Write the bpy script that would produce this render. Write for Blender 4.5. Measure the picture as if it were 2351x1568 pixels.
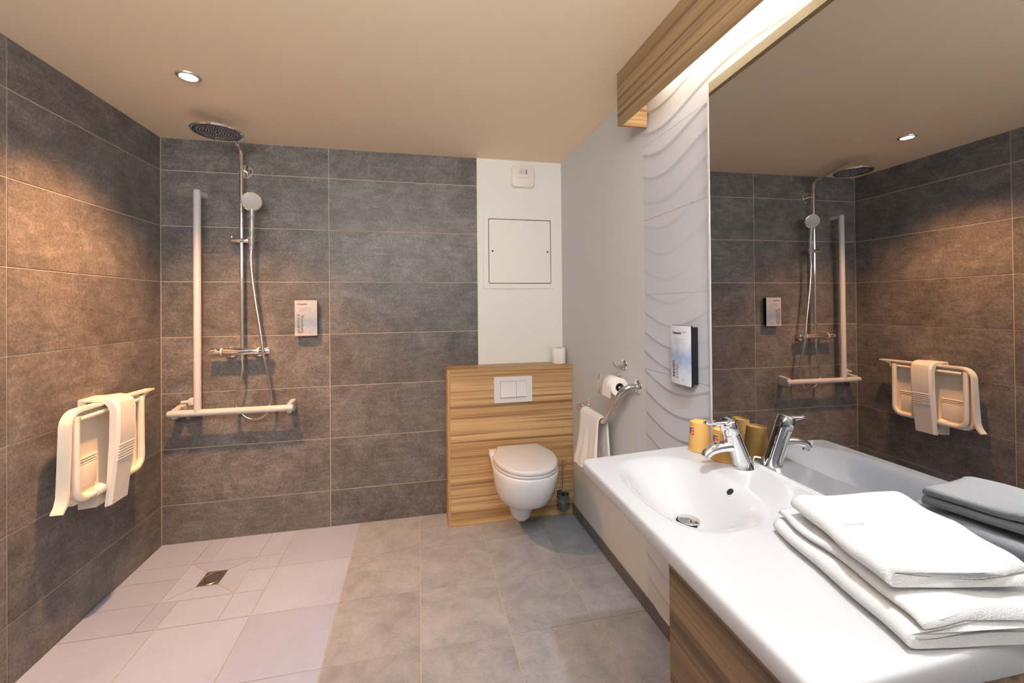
import bpy, bmesh, math, random
from mathutils import Vector, Matrix
random.seed(7)
PI = math.pi
for o in list(bpy.data.objects):
    bpy.data.objects.remove(o, do_unlink=True)
scene = bpy.context.scene
COL = scene.collection

# ------------------------------------------------------------------ camera
FPX, YAW, PITCH, ROLL, YP = 980.54, 0.2165, 0.00656, -0.00898, 695.3
CAM = Vector((1.4776, -2.8966, 1.3874))
def cam_axes():
    cy, sy = math.cos(YAW), math.sin(YAW)
    f = Vector((sy * math.cos(PITCH), cy * math.cos(PITCH), math.sin(PITCH)))
    r = Vector((cy, -sy, 0)); u = r.cross(f)
    r2 = math.cos(ROLL) * r + math.sin(ROLL) * u
    u2 = -math.sin(ROLL) * r + math.cos(ROLL) * u
    return r2, u2, f
cd = bpy.data.cameras.new('camera')
cam = bpy.data.objects.new('camera', cd); COL.objects.link(cam)
_r, _u, _f = cam_axes()
cam.matrix_world = Matrix(((_r.x, _u.x, -_f.x, CAM.x), (_r.y, _u.y, -_f.y, CAM.y), (_r.z, _u.z, -_f.z, CAM.z), (0, 0, 0, 1)))
cd.sensor_width = 36.0; cd.sensor_fit = 'HORIZONTAL'
cd.lens = 36.0 * FPX / 2351.0
cd.shift_y = (YP - 784.0) / 2351.0
cd.clip_start = 0.02
scene.camera = cam

# ------------------------------------------------------------------ world, exposure
AMB_E, AMB_C = 13.0, (1.0, 0.96, 0.92)      # ambient fill for the ceiling, let in by an added opening behind the camera
w = bpy.data.worlds.new('world'); scene.world = w; w.use_nodes = True
w.node_tree.nodes['Background'].inputs[0].default_value = (*AMB_C, 1)
w.node_tree.nodes['Background'].inputs[1].default_value = AMB_E
vs = scene.view_settings
vs.view_transform = 'Standard'; vs.look = 'None'; vs.gamma = 1.0; vs.use_curve_mapping = False
vs.exposure = 0.27
SHOWER_W, SHOWER_C = 230.0, (1.0, 0.46, 0.18)
ENTRY_W, ENTRY_C = 66.0, (0.90, 0.96, 1.0)
BATTEN_E, BATTEN_C = 17.0, (1.0, 0.96, 0.94)

H = 2.40            # ceiling
WX = 2.482          # right wall
YB = -3.02          # wall behind the camera
MX = 2.447          # mirror plane at the pivot
TH = math.radians(-1.23)   # the vanity stands slightly askew
PIV = Vector((MX, -1.5, 0))

# ------------------------------------------------------------------ materials
MATS = {}
def new_mat(name):
    m = bpy.data.materials.new(name); m.use_nodes = True
    MATS[name] = m
    return m, m.node_tree, m.node_tree.nodes['Principled BSDF']
def pmat(name, col, rough=0.5, metal=0.0, spec=0.5, bump=0.0, bscale=200.0, var=0.0, vscale=6.0, sheen=0.0, coat=0.0, trans=0.0, emit=None, estr=0.0, sss=0.0):
    m, nt, b = new_mat(name)
    b.inputs['Base Color'].default_value = (*col, 1)
    b.inputs['Roughness'].default_value = rough
    b.inputs['Metallic'].default_value = metal
    b.inputs['Specular IOR Level'].default_value = spec
    b.inputs['Sheen Weight'].default_value = sheen
    b.inputs['Coat Weight'].default_value = coat
    b.inputs['Transmission Weight'].default_value = trans
    if emit:
        b.inputs['Emission Color'].default_value = (*emit, 1); b.inputs['Emission Strength'].default_value = estr
    if bump or var:
        tc = nt.nodes.new('ShaderNodeTexCoord')
    if bump:
        n = nt.nodes.new('ShaderNodeTexNoise'); n.inputs['Scale'].default_value = bscale; n.inputs['Detail'].default_value = 3
        bp = nt.nodes.new('ShaderNodeBump'); bp.inputs['Strength'].default_value = bump; bp.inputs['Distance'].default_value = 0.002
        nt.links.new(tc.outputs['Object'], n.inputs['Vector'])
        nt.links.new(n.outputs['Fac'], bp.inputs['Height']); nt.links.new(bp.outputs['Normal'], b.inputs['Normal'])
    if var:
        n = nt.nodes.new('ShaderNodeTexNoise'); n.inputs['Scale'].default_value = vscale; n.inputs['Detail'].default_value = 4
        mx = nt.nodes.new('ShaderNodeMix'); mx.data_type = 'RGBA'
        mx.inputs['A'].default_value = (*[c * (1 - var) for c in col], 1); mx.inputs['B'].default_value = (*[min(1, c * (1 + var)) for c in col], 1)
        nt.links.new(tc.outputs['Object'], n.inputs['Vector']); nt.links.new(n.outputs['Fac'], mx.inputs['Factor'])
        nt.links.new(mx.outputs['Result'], b.inputs['Base Color'])
    return m

def ramp(nt, stops):
    r = nt.nodes.new('ShaderNodeValToRGB')
    el = r.color_ramp.elements
    el[0].position, el[0].color = stops[0][0], (*stops[0][1], 1)
    el[1].position, el[1].color = stops[-1][0], (*stops[-1][1], 1)
    for p, c in stops[1:-1]:
        e = el.new(p); e.color = (*c, 1)
    return r

def tile_mat(name, dark, mid, light, rough, scale, streak, bumpd=0.15, spec=0.4, grit=0.25):
    """stone-look tile; every tile gets its own cut of the pattern through its random number"""
    m, nt, b = new_mat(name)
    tc = nt.nodes.new('ShaderNodeTexCoord'); oi = nt.nodes.new('ShaderNodeObjectInfo')
    off = nt.nodes.new('ShaderNodeVectorMath'); off.operation = 'SCALE'
    cmb = nt.nodes.new('ShaderNodeCombineXYZ')
    for i in range(3): nt.links.new(oi.outputs['Random'], cmb.inputs[i])
    nt.links.new(cmb.outputs[0], off.inputs[0]); off.inputs['Scale'].default_value = 37.0
    add = nt.nodes.new('ShaderNodeVectorMath'); add.operation = 'ADD'
    nt.links.new(tc.outputs['Object'], add.inputs[0]); nt.links.new(off.outputs[0], add.inputs[1])
    n1 = nt.nodes.new('ShaderNodeTexNoise'); n1.inputs['Scale'].default_value = scale; n1.inputs['Detail'].default_value = 12; n1.inputs['Roughness'].default_value = 0.74; n1.inputs['Distortion'].default_value = 0.5
    nt.links.new(add.outputs[0], n1.inputs['Vector'])
    mp = nt.nodes.new('ShaderNodeMapping'); mp.inputs['Scale'].default_value = streak
    rot = nt.nodes.new('ShaderNodeMath'); rot.operation = 'MULTIPLY'; rot.inputs[1].default_value = 1.3
    nt.links.new(oi.outputs['Random'], rot.inputs[0])
    crot = nt.nodes.new('ShaderNodeCombineXYZ'); nt.links.new(rot.outputs[0], crot.inputs[1]); nt.links.new(rot.outputs[0], crot.inputs[0])
    nt.links.new(crot.outputs[0], mp.inputs['Rotation'])
    nt.links.new(add.outputs[0], mp.inputs['Vector'])
    n2 = nt.nodes.new('ShaderNodeTexNoise'); n2.inputs['Scale'].default_value = scale * 1.5; n2.inputs['Detail'].default_value = 5
    nt.links.new(mp.outputs[0], n2.inputs['Vector'])
    mixf = nt.nodes.new('ShaderNodeMix'); mixf.inputs['Factor'].default_value = 0.22
    nt.links.new(n1.outputs['Fac'], mixf.inputs['A']); nt.links.new(n2.outputs['Fac'], mixf.inputs['B'])
    n3 = nt.nodes.new('ShaderNodeTexNoise'); n3.inputs['Scale'].default_value = scale * 16; n3.inputs['Detail'].default_value = 4; n3.inputs['Roughness'].default_value = 0.7
    nt.links.new(add.outputs[0], n3.inputs['Vector'])
    mixg = nt.nodes.new('ShaderNodeMix'); mixg.inputs['Factor'].default_value = grit
    nt.links.new(mixf.outputs['Result'], mixg.inputs['A']); nt.links.new(n3.outputs['Fac'], mixg.inputs['B'])
    rp = ramp(nt, [(0.38, dark), (0.5, mid), (0.63, light)])
    nt.links.new(mixg.outputs['Result'], rp.inputs[0])
    # slight overall difference from tile to tile
    hv = nt.nodes.new('ShaderNodeHueSaturation')
    mr = nt.nodes.new('ShaderNodeMapRange'); mr.inputs['To Min'].default_value = 0.90; mr.inputs['To Max'].default_value = 1.10
    nt.links.new(oi.outputs['Random'], mr.inputs['Value']); nt.links.new(mr.outputs[0], hv.inputs['Value'])
    nt.links.new(rp.outputs[0], hv.inputs['Color']); nt.links.new(hv.outputs[0], b.inputs['Base Color'])
    b.inputs['Roughness'].default_value = rough; b.inputs['Specular IOR Level'].default_value = spec
    bp = nt.nodes.new('ShaderNodeBump'); bp.inputs['Strength'].default_value = bumpd; bp.inputs['Distance'].default_value = 0.003
    nt.links.new(n1.outputs['Fac'], bp.inputs['Height']); nt.links.new(bp.outputs['Normal'], b.inputs['Normal'])
    return m

def wood_mat(name, axis, light, mid, dark, across=9.0, rough=0.45):
    """zebrano-like laminate, grain along the given axis"""
    m, nt, b = new_mat(name)
    tc = nt.nodes.new('ShaderNodeTexCoord')
    def mapping(along, ac, seed):
        mp = nt.nodes.new('ShaderNodeMapping')
        s = [ac, ac, ac]; s[axis] = along
        mp.inputs['Scale'].default_value = s; mp.inputs['Location'].default_value = (seed, seed * 1.7, seed * 0.6)
        nt.links.new(tc.outputs['Object'], mp.inputs['Vector']); return mp
    def noise(mp, scale, det, dist=0.0):
        n = nt.nodes.new('ShaderNodeTexNoise'); n.inputs['Scale'].default_value = scale; n.inputs['Detail'].default_value = det; n.inputs['Distortion'].default_value = dist
        nt.links.new(mp.outputs[0], n.inputs['Vector']); return n
    broad = noise(mapping(0.30, across * 1.3, 3.1), 1.0, 5, 0.4)
    lines = noise(mapping(0.42, across * 4.2, 8.4), 1.0, 3, 0.35)
    fine = noise(mapping(3.0, across * 24, 1.3), 1.0, 2)
    r1 = ramp(nt, [(0.30, tuple(0.6 * x + 0.4 * y for x, y in zip(mid, dark))), (0.45, mid), (0.60, light)])
    nt.links.new(broad.outputs['Fac'], r1.inputs[0])
    r2 = ramp(nt, [(0.51, (0, 0, 0)), (0.585, (0.45, 0.45, 0.45)), (0.69, (0.98, 0.98, 0.98))])
    nt.links.new(lines.outputs['Fac'], r2.inputs[0])
    mx = nt.nodes.new('ShaderNodeMix'); mx.data_type = 'RGBA'
    nt.links.new(r2.outputs[0], mx.inputs['Factor']); nt.links.new(r1.outputs[0], mx.inputs['A']); mx.inputs['B'].default_value = (*dark, 1)
    r3 = ramp(nt, [(0.3, (0.82, 0.82, 0.82)), (0.7, (1.1, 1.1, 1.1))])
    nt.links.new(fine.outputs['Fac'], r3.inputs[0])
    mul = nt.nodes.new('ShaderNodeMix'); mul.data_type = 'RGBA'; mul.blend_type = 'MULTIPLY'; mul.inputs['Factor'].default_value = 1.0
    nt.links.new(mx.outputs['Result'], mul.inputs['A']); nt.links.new(r3.outputs[0], mul.inputs['B'])
    nt.links.new(mul.outputs['Result'], b.inputs['Base Color'])
    b.inputs['Roughness'].default_value = rough; b.inputs['Specular IOR Level'].default_value = 0.4
    return m

tile_mat('wall_tile', (0.075, 0.070, 0.068), (0.145, 0.137, 0.133), (0.26, 0.248, 0.242), 0.42, 6.0, (1.0, 1.0, 5.0), 0.12, 0.4, 0.38)
tile_mat('floor_tile_grey', (0.20, 0.225, 0.26), (0.275, 0.305, 0.35), (0.345, 0.38, 0.43), 0.40, 7.0, (1.0, 1.0, 1.0), 0.06)
tile_mat('floor_tile_white', (0.315, 0.385, 0.545), (0.34, 0.415, 0.585), (0.365, 0.445, 0.625), 0.42, 3.0, (1, 1, 1), 0.04)
tile_mat('skirting_tile', (0.095, 0.09, 0.09), (0.12, 0.115, 0.115), (0.15, 0.145, 0.145), 0.4, 5.0, (1, 1, 1), 0.04)
pmat('grout', (0.46, 0.40, 0.32), 0.9, var=0.2, vscale=12)
pmat('grout_floor', (0.46, 0.41, 0.34), 0.9, var=0.3, vscale=9)
pmat('paint', (0.59, 0.60, 0.60), 0.65, bump=0.08, bscale=120)
pmat('paint_white', (0.80, 0.80, 0.78), 0.6, bump=0.05, bscale=120)
pmat('ceiling_paint', (0.94, 0.77, 0.57), 0.7, bump=0.03, bscale=90)
pmat('wave_ceramic', (0.52, 0.535, 0.585), 0.32, spec=0.4)
WOODC = ((0.64, 0.43, 0.22), (0.52, 0.325, 0.155), (0.22, 0.125, 0.058))
wood_mat('wood_x', 0, *WOODC, across=13.0)
wood_mat('wood_y', 1, *WOODC, across=13.0)
wood_mat('wood_pelmet_shaded', 1, (0.36, 0.245, 0.13), (0.285, 0.185, 0.095), (0.13, 0.075, 0.036), across=13.0)  # darker copy of the laminate: shade on the fascia put into its colour
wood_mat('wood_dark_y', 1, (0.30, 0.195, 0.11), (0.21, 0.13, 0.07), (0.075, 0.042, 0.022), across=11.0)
pmat('wood_glow', (0.82, 0.66, 0.40), 0.6, var=0.12, vscale=9)  # batten light inside the pelmet painted as a paler wood tone
pmat('wood_edge', (0.45, 0.30, 0.14), 0.6)
pmat('chrome', (0.86, 0.86, 0.87), 0.06, metal=1.0)
pmat('chrome_satin', (0.66, 0.65, 0.64), 0.22, metal=1.0)
pmat('steel_brushed', (0.42, 0.40, 0.39), 0.38, metal=1.0)
pmat('dark_hole', (0.008, 0.008, 0.008), 0.8)
pmat('black_plastic', (0.006, 0.007, 0.010), 0.35)
pmat('nozzle_plate', (0.045, 0.045, 0.045), 0.35, spec=0.6)
pmat('nozzle_rubber', (0.34, 0.33, 0.32), 0.5)
pmat('spray_plate', (0.50, 0.48, 0.46), 0.45)
pmat('white_plastic', (0.80, 0.76, 0.70), 0.32)
pmat('white_enamel', (0.55, 0.55, 0.57), 0.32)
pmat('seat_plastic', (0.86, 0.80, 0.70), 0.35)
pmat('ceramic', (0.70, 0.73, 0.78), 0.08, coat=0.3)
pmat('lid_plastic', (0.60, 0.63, 0.68), 0.22)
pmat('basin_white', (0.52, 0.525, 0.555), 0.14, coat=0.2)
pmat('metal_white', (0.80, 0.80, 0.77), 0.4)
pmat('satin_white', (0.72, 0.71, 0.74), 0.25)
pmat('mirror_glass', (0.465, 0.475, 0.495), 0.0, metal=1.0)
pmat('mirror_bevel', (0.74, 0.78, 0.77), 0.2, metal=0.25)
pmat('lamp_ring', (0.62, 0.58, 0.54), 0.3, metal=0.8)
pmat('lamp_lens', (1, 1, 1), 0.4, emit=(1.0, 0.90, 0.80), estr=18.0)
pmat('batten_lens', (1, 1, 1), 0.4, emit=BATTEN_C, estr=BATTEN_E)
pmat('kraft', (0.62, 0.36, 0.11), 0.6, bump=0.05, bscale=300)
pmat('kraft_base', (0.80, 0.55, 0.20), 0.6)
pmat('print_blue', (0.05, 0.12, 0.34), 0.5)
pmat('print_red', (0.60, 0.03, 0.03), 0.5)
pmat('print_black', (0.015, 0.015, 0.018), 0.5)
pmat('print_grey', (0.20, 0.21, 0.27), 0.5)
pmat('print_rose', (0.14, 0.07, 0.07), 0.5)
pmat('print_pale', (0.52, 0.52, 0.45), 0.5)
pmat('tissue', (0.86, 0.83, 0.78), 0.9, bump=0.15, bscale=250)
pmat('cardboard', (0.24, 0.16, 0.08), 0.9)
pmat('terry', (0.60, 0.60, 0.61), 0.95, bump=0.7, bscale=420, sheen=0.3)
pmat('terry_warm', (0.76, 0.72, 0.69), 0.95, bump=0.6, bscale=380, sheen=0.3)
pmat('smoked_glass', (0.10, 0.11, 0.12), 0.12, spec=0.6)
pmat('seam_grey', (0.16, 0.14, 0.12), 0.8)

def print_mat(name, white, blue, z_lo, z_hi, z_mid):
    """a printed watercolour wash: pale paper with a cloudy blue band"""
    m, nt, b = new_mat(name)
    tc = nt.nodes.new('ShaderNodeTexCoord'); sp = nt.nodes.new('ShaderNodeSeparateXYZ')
    nt.links.new(tc.outputs['Object'], sp.inputs[0])
    n = nt.nodes.new('ShaderNodeTexNoise'); n.inputs['Scale'].default_value = 38; n.inputs['Detail'].default_value = 5
    nt.links.new(tc.outputs['Object'], n.inputs['Vector'])
    mr = nt.nodes.new('ShaderNodeMapRange'); mr.inputs['From Min'].default_value = z_lo; mr.inputs['From Max'].default_value = z_hi
    nt.links.new(sp.outputs['Z'], mr.inputs['Value'])
    add = nt.nodes.new('ShaderNodeMath'); add.operation = 'MULTIPLY_ADD'; add.inputs[1].default_value = 0.45; 
    nt.links.new(n.outputs['Fac'], add.inputs[0]); nt.links.new(mr.outputs[0], add.inputs[2])
    rp = ramp(nt, [(0.15, white), (z_mid, blue), (0.98, white)])
    nt.links.new(add.outputs[0], rp.inputs[0]); nt.links.new(rp.outputs[0], b.inputs['Base Color'])
    b.inputs['Roughness'].default_value = 0.22
    return m
print_mat('print_soap', (0.66, 0.68, 0.76), (0.30, 0.41, 0.60), -0.08, 0.10, 0.60)
print_mat('print_shampoo', (0.46, 0.48, 0.52), (0.26, 0.35, 0.45), -0.11, 0.13, 0.55)

# ------------------------------------------------------------------ mesh helpers
def finish(bm, sharp=0.6):
    bmesh.ops.recalc_face_normals(bm, faces=bm.faces)
    for e in bm.edges:
        if len(e.link_faces) == 2 and e.calc_face_angle(0) > sharp: e.smooth = False
    for f in bm.faces: f.smooth = True
def obj(name, bm, m, parent=None, loc=None, sharp=0.6):
    finish(bm, sharp)
    me = bpy.data.meshes.new(name); bm.to_mesh(me); bm.free()
    if m: me.materials.append(MATS[m])
    o = bpy.data.objects.new(name, me); COL.objects.link(o)
    if parent: o.parent = parent
    if loc is not None: o.location = loc
    return o
def tag(o, label, cat, group=None):
    o['label'] = label; o['category'] = cat
    if group: o['group'] = group
    return o
def thing(name, label, cat, loc=(0, 0, 0), rotz=0.0, group=None):
    o = bpy.data.objects.new(name, None); COL.objects.link(o)
    o.empty_display_size = 0.05
    o.location = loc; o.rotation_euler = (0, 0, rotz)
    return tag(o, label, cat, group)
def struct(o): o['kind'] = 'structure'; return o
def vloc(x, y, z):
    """vanity coordinates (mirror at x = MX) to the room"""
    d = Vector((x - PIV.x, y - PIV.y, 0)); c, s = math.cos(TH), math.sin(TH)
    return (PIV.x + d.x * c - d.y * s, PIV.y + d.x * s + d.y * c, z)

def box(bm, x0, x1, y0, y1, z0, z1, bev=0.0, seg=2):
    r = bmesh.ops.create_cube(bm, size=1.0)
    vsl = r['verts']
    bmesh.ops.scale(bm, vec=(abs(x1 - x0), abs(y1 - y0), abs(z1 - z0)), verts=vsl)
    bmesh.ops.translate(bm, vec=((x0 + x1) / 2, (y0 + y1) / 2, (z0 + z1) / 2), verts=vsl)
    if bev:
        es = list({e for v in vsl for e in v.link_edges})
        bmesh.ops.bevel(bm, geom=es, offset=bev, segments=seg, affect='EDGES', profile=0.5)
def BOX(*a, **k):
    bm = bmesh.new(); box(bm, *a, **k); return bm
def ring_loft(bm, rings, cap0=True, cap1=True, closed=True):
    rv = [[bm.verts.new(p) for p in r] for r in rings]
    n = len(rv[0])
    for a, b in zip(rv, rv[1:]):
        for i in range(n if closed else n - 1):
            j = (i + 1) % n
            try: bm.faces.new((a[i], a[j], b[j], b[i]))
            except ValueError: pass
    if cap0 and closed: bm.faces.new(list(reversed(rv[0])))
    if cap1 and closed: bm.faces.new(rv[-1])
    return rv
def frame_for(d):
    d = Vector(d).normalized()
    up = Vector((0, 0, 1)) if abs(d.z) < 0.9 else Vector((1, 0, 0))
    a = d.cross(up).normalized(); return a, d.cross(a).normalized()
def catmull(pts, n=8):
    P = [Vector(p) for p in pts]; P = [P[0] * 2 - P[1]] + P + [P[-1] * 2 - P[-2]]
    out = []
    for i in range(1, len(P) - 2):
        a, b, c, d = P[i - 1:i + 3]
        for k in range(n):
            t = k / n
            out.append(0.5 * ((2 * b) + (c - a) * t + (2 * a - 5 * b + 4 * c - d) * t * t + (3 * b - a - 3 * c + d) * t ** 3))
    out.append(P[-2]); return out
def tube(bm, pts, r, seg=14, caps=True):
    pts = [Vector(p) for p in pts]
    rs = r if isinstance(r, (list, tuple)) else [r] * len(pts)
    rings = []; a = b = None
    for i, p in enumerate(pts):
        d = (pts[min(i + 1, len(pts) - 1)] - pts[max(i - 1, 0)]).normalized()
        if a is None: a, b = frame_for(d)
        else:
            a = (a - d * a.dot(d)).normalized(); b = d.cross(a).normalized()
        rings.append([p + (a * math.cos(2 * PI * k / seg) + b * math.sin(2 * PI * k / seg)) * rs[i] for k in range(seg)])
    ring_loft(bm, rings, caps, caps)
def TUBE(*a, **k):
    bm = bmesh.new(); tube(bm, *a, **k); return bm
def lathe(bm, prof, seg=32, origin=(0, 0, 0), axis=(0, 0, 1)):
    """prof: (radius, distance along the axis); r == 0 closes on a pole"""
    ax = Vector(axis).normalized(); a, b = frame_for(ax); o = Vector(origin)
    prev = None
    for r, h in prof:
        c = o + ax * h
        cur = [bm.verts.new(c)] if r < 1e-6 else [bm.verts.new(c + (a * math.cos(2 * PI * k / seg) + b * math.sin(2 * PI * k / seg)) * r) for k in range(seg)]
        if prev:
            for k in range(seg):
                j = (k + 1) % seg
                if len(prev) == 1 and len(cur) == 1: continue
                if len(prev) == 1: bm.faces.new((prev[0], cur[k], cur[j]))
                elif len(cur) == 1: bm.faces.new((prev[k], prev[j], cur[0]))
                else: bm.faces.new((prev[k], prev[j], cur[j], cur[k]))
        prev = cur
def LATHE(*a, **k):
    bm = bmesh.new(); lathe(bm, *a, **k); return bm
def prism(bm, poly, fn, d0, d1):
    """poly: 2-D outline, fn(u, v, d) -> point"""
    A = [bm.verts.new(fn(u, v, d0)) for u, v in poly]; B = [bm.verts.new(fn(u, v, d1)) for u, v in poly]
    n = len(poly)
    for i in range(n):
        j = (i + 1) % n; bm.faces.new((A[i], A[j], B[j], B[i]))
    bm.faces.new(list(reversed(A))); bm.faces.new(B)
def rrect(w, h, r, seg=6, cx=0, cy=0):
    out = []
    for qx, qy, a0 in ((1, 1, 0), (-1, 1, 90), (-1, -1, 180), (1, -1, 270)):
        for k in range(seg + 1):
            a = math.radians(a0 + 90 * k / seg)
            out.append((cx + qx * (w / 2 - r) + r * math.cos(a), cy + qy * (h / 2 - r) + r * math.sin(a)))
    return out
def smooth(t): t = max(0.0, min(1.0, t)); return t * t * (3 - 2 * t)
def text_part(name, body, size, m, parent, M, align='LEFT', bold=0.0):
    cu = bpy.data.curves.new('t', 'FONT'); cu.body = body; cu.size = size; cu.align_x = align; cu.extrude = 0.0002; cu.resolution_u = 3; cu.offset = bold
    t = bpy.data.objects.new('t', cu); COL.objects.link(t)
    dg = bpy.context.evaluated_depsgraph_get(); dg.update()
    me = bpy.data.meshes.new_from_object(t.evaluated_get(dg)); me.name = name
    bpy.data.objects.remove(t, do_unlink=True)
    me.materials.clear(); me.materials.append(MATS[m]); me.transform(M)
    o = bpy.data.objects.new(name, me); COL.objects.link(o); o.parent = parent
    return o

# ================================================================== THE ROOM
G = 0.0025      # recess of the joints
J = 0.0026      # half a joint
# --- back wall: plaster, a bed of grout on the tiled part, tiles
XT = 1.875      # end of the tiling
wb = struct(obj('wall_back', BOX(-0.15, WX + 0.15, 0.004, 0.15, -0.08, H + 0.05), 'paint_white'))
obj('grout_bed', BOX(-0.004, XT - 0.001, G, 0.0045, 0, H), 'grout', wb)
ZJ = [0.0] + [2.2075 - k * 0.3299 for k in range(6, -1, -1)] + [H]
def wall_tiles(parent, cuts, zs, mk, mat):
    cache = {}
    for a0, a1 in zip(cuts, cuts[1:]):
        for z0, z1 in zip(zs, zs[1:]):
            ww, hh = a1 - a0 - 2 * J, z1 - z0 - 2 * J
            key = (round(ww, 4), round(hh, 4))
            if key not in cache:
                o = obj('tile', mk(ww, hh), mat, parent); cache[key] = o
            else:
                o = cache[key].copy(); COL.objects.link(o)
            yield o, (a0 + a1) / 2, (z0 + z1) / 2
for o, a, z in wall_tiles(wb, [0.0, 0.928, XT + J], ZJ, lambda ww, hh: BOX(-ww / 2, ww / 2, 0, 0.004, -hh / 2, hh / 2, bev=0.0008, seg=1), 'wall_tile'):
    o.location = (a, 0, z)
# --- left wall
wl = struct(obj('wall_left', BOX(-0.15, -0.004, YB - 0.12, 0.15, -0.08, H + 0.05), 'paint'))
obj('grout_bed', BOX(-0.0045, -G, YB, 0.0, 0, H), 'grout', wl)
YC = [0.0, -0.9613, -1.8913, -2.8213, YB]
for o, a, z in wall_tiles(wl, YC[::-1], ZJ, lambda ww, hh: BOX(-0.004, 0, -ww / 2, ww / 2, -hh / 2, hh / 2, bev=0.0008, seg=1), 'wall_tile'):
    o.location = (0, a, z)
# --- right wall, wall behind the camera, ceiling
wr = struct(obj('wall_right', BOX(WX, WX + 0.15, YB - 0.12, 0.15, -0.08, H + 0.05), 'paint'))
bm = bmesh.new()       # wall behind the camera; its high opening is added to let in fill light
for a_, b_, c_, d_ in ((-0.15, 0.15, -0.08, H + 0.05), (2.0, WX + 0.15, -0.08, H + 0.05), (0.15, 2.0, -0.08, 1.85), (0.15, 2.0, 2.37, H + 0.05)): box(bm, a_, b_, YB - 0.12, YB, c_, d_)
wf = struct(obj('wall_front', bm, 'paint_white'))
ce = struct(obj('ceiling', BOX(-0.15, WX + 0.15, YB - 0.12, 0.15, H, H + 0.1), 'ceiling_paint'))
# --- floor: screed of grout colour, square tiles, the shower's tiles paler
fl = struct(obj('floor', BOX(-0.15, WX + 0.15, YB - 0.12, 0.15, -0.10, -G), 'grout_floor'))
T = 0.37407
XL = [0.0] + [0.3558 + k * T for k in range(6)] + [WX - 0.001]
YL = [0.0] + [-0.377 - k * T for k in range(8)]; YL[-1] = YB
RX0, RX1, RY0, RY1 = 0.273, 0.594, -0.565, -0.252      # the cut square round the drain
DX0, DX1, DY0, DY1 = 0.386, 0.484, -0.470, -0.347      # the drain
def clip_cells(x0, x1, y0, y1):
    """a tile minus the square round the drain, as rectangles"""
    xs = sorted({x0, x1, *[v for v in (RX0, RX1) if x0 < v < x1]}); ys = sorted({y0, y1, *[v for v in (RY0, RY1) if y0 < v < y1]})
    for a, b in zip(xs, xs[1:]):
        for c, d in zip(ys, ys[1:]):
            if RX0 <= (a + b) / 2 <= RX1 and RY0 <= (c + d) / 2 <= RY1: continue
            yield a, b, c, d
fcache = {}
for i, (x0, x1) in enumerate(zip(XL, XL[1:])):
    for j, (ya, yb2) in enumerate(zip(YL, YL[1:])):
        y0, y1 = yb2, ya
        mat = 'floor_tile_white' if x1 < 1.12 else 'floor_tile_grey'
        cx, cy = (x0 + x1) / 2, (y0 + y1) / 2
        a, b, c, d = x0 + 0.0019, x1 - 0.0019, y0 + 0.0019, y1 - 0.0019
        if x0 < RX1 and x1 > RX0 and y0 < RY1 and y1 > RY0:
            bm = bmesh.new()
            for q in clip_cells(a, b, c, d):
                q = list(q)
                if abs(q[0] - RX1) < 1e-6: q[0] += J
                if abs(q[1] - RX0) < 1e-6: q[1] -= J
                if abs(q[2] - RY1) < 1e-6: q[2] += J
                if abs(q[3] - RY0) < 1e-6: q[3] -= J
                box(bm, q[0] - cx, q[1] - cx, q[2] - cy, q[3] - cy, -0.004, 0)
            bmesh.ops.remove_doubles(bm, verts=bm.verts, dist=1e-5)
            obj('floor_tile', bm, mat, fl, (cx, cy, 0)); continue
        key = (round(b - a, 4), round(d - c, 4), mat)
        if key in fcache:
            o = fcache[key].copy(); COL.objects.link(o)
        else:
            o = fcache[key] = obj('floor_tile', BOX(a - cx, b - cx, c - cy, d - cy, -0.004, 0, bev=0.0006, seg=1), mat, fl)
        o.location = (cx, cy, 0)
# four wedges falling to the drain
outer = [(RX0, RY0), (RX1, RY0), (RX1, RY1), (RX0, RY1)]; inner = [(DX0, DY0), (DX1, DY0), (DX1, DY1), (DX0, DY1)]
for k in range(4):
    quad = [outer[k], outer[(k + 1) % 4], inner[(k + 1) % 4], inner[k]]
    c = Vector((sum(q[0] for q in quad) / 4, sum(q[1] for q in quad) / 4))
    pts = [c + (Vector(q) - c) * 0.972 for q in quad]
    bm = bmesh.new(); prism(bm, [(p.x - c.x, p.y - c.y) for p in pts], lambda u, v, d: (u, v, d), -0.004, -0.0004)
    obj('floor_tile', bm, 'floor_tile_white', fl, (c.x, c.y, 0))
# --- skirting tiles on the right wall
sk = struct(obj('baseboard_right', BOX(WX - 0.0055, WX, YB, 0.0, 0, 0.064), 'grout'))
for j, (ya, yb2) in enumerate(zip(YL, YL[1:])):
    o = obj('skirting_tile', BOX(-0.004, 0.003, (yb2 - ya) / 2 + J, (ya - yb2) / 2 - J, 0.002, 0.066, bev=0.001, seg=1), 'skirting_tile', sk, (WX - 0.0045, (ya + yb2) / 2, 0))
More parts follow.
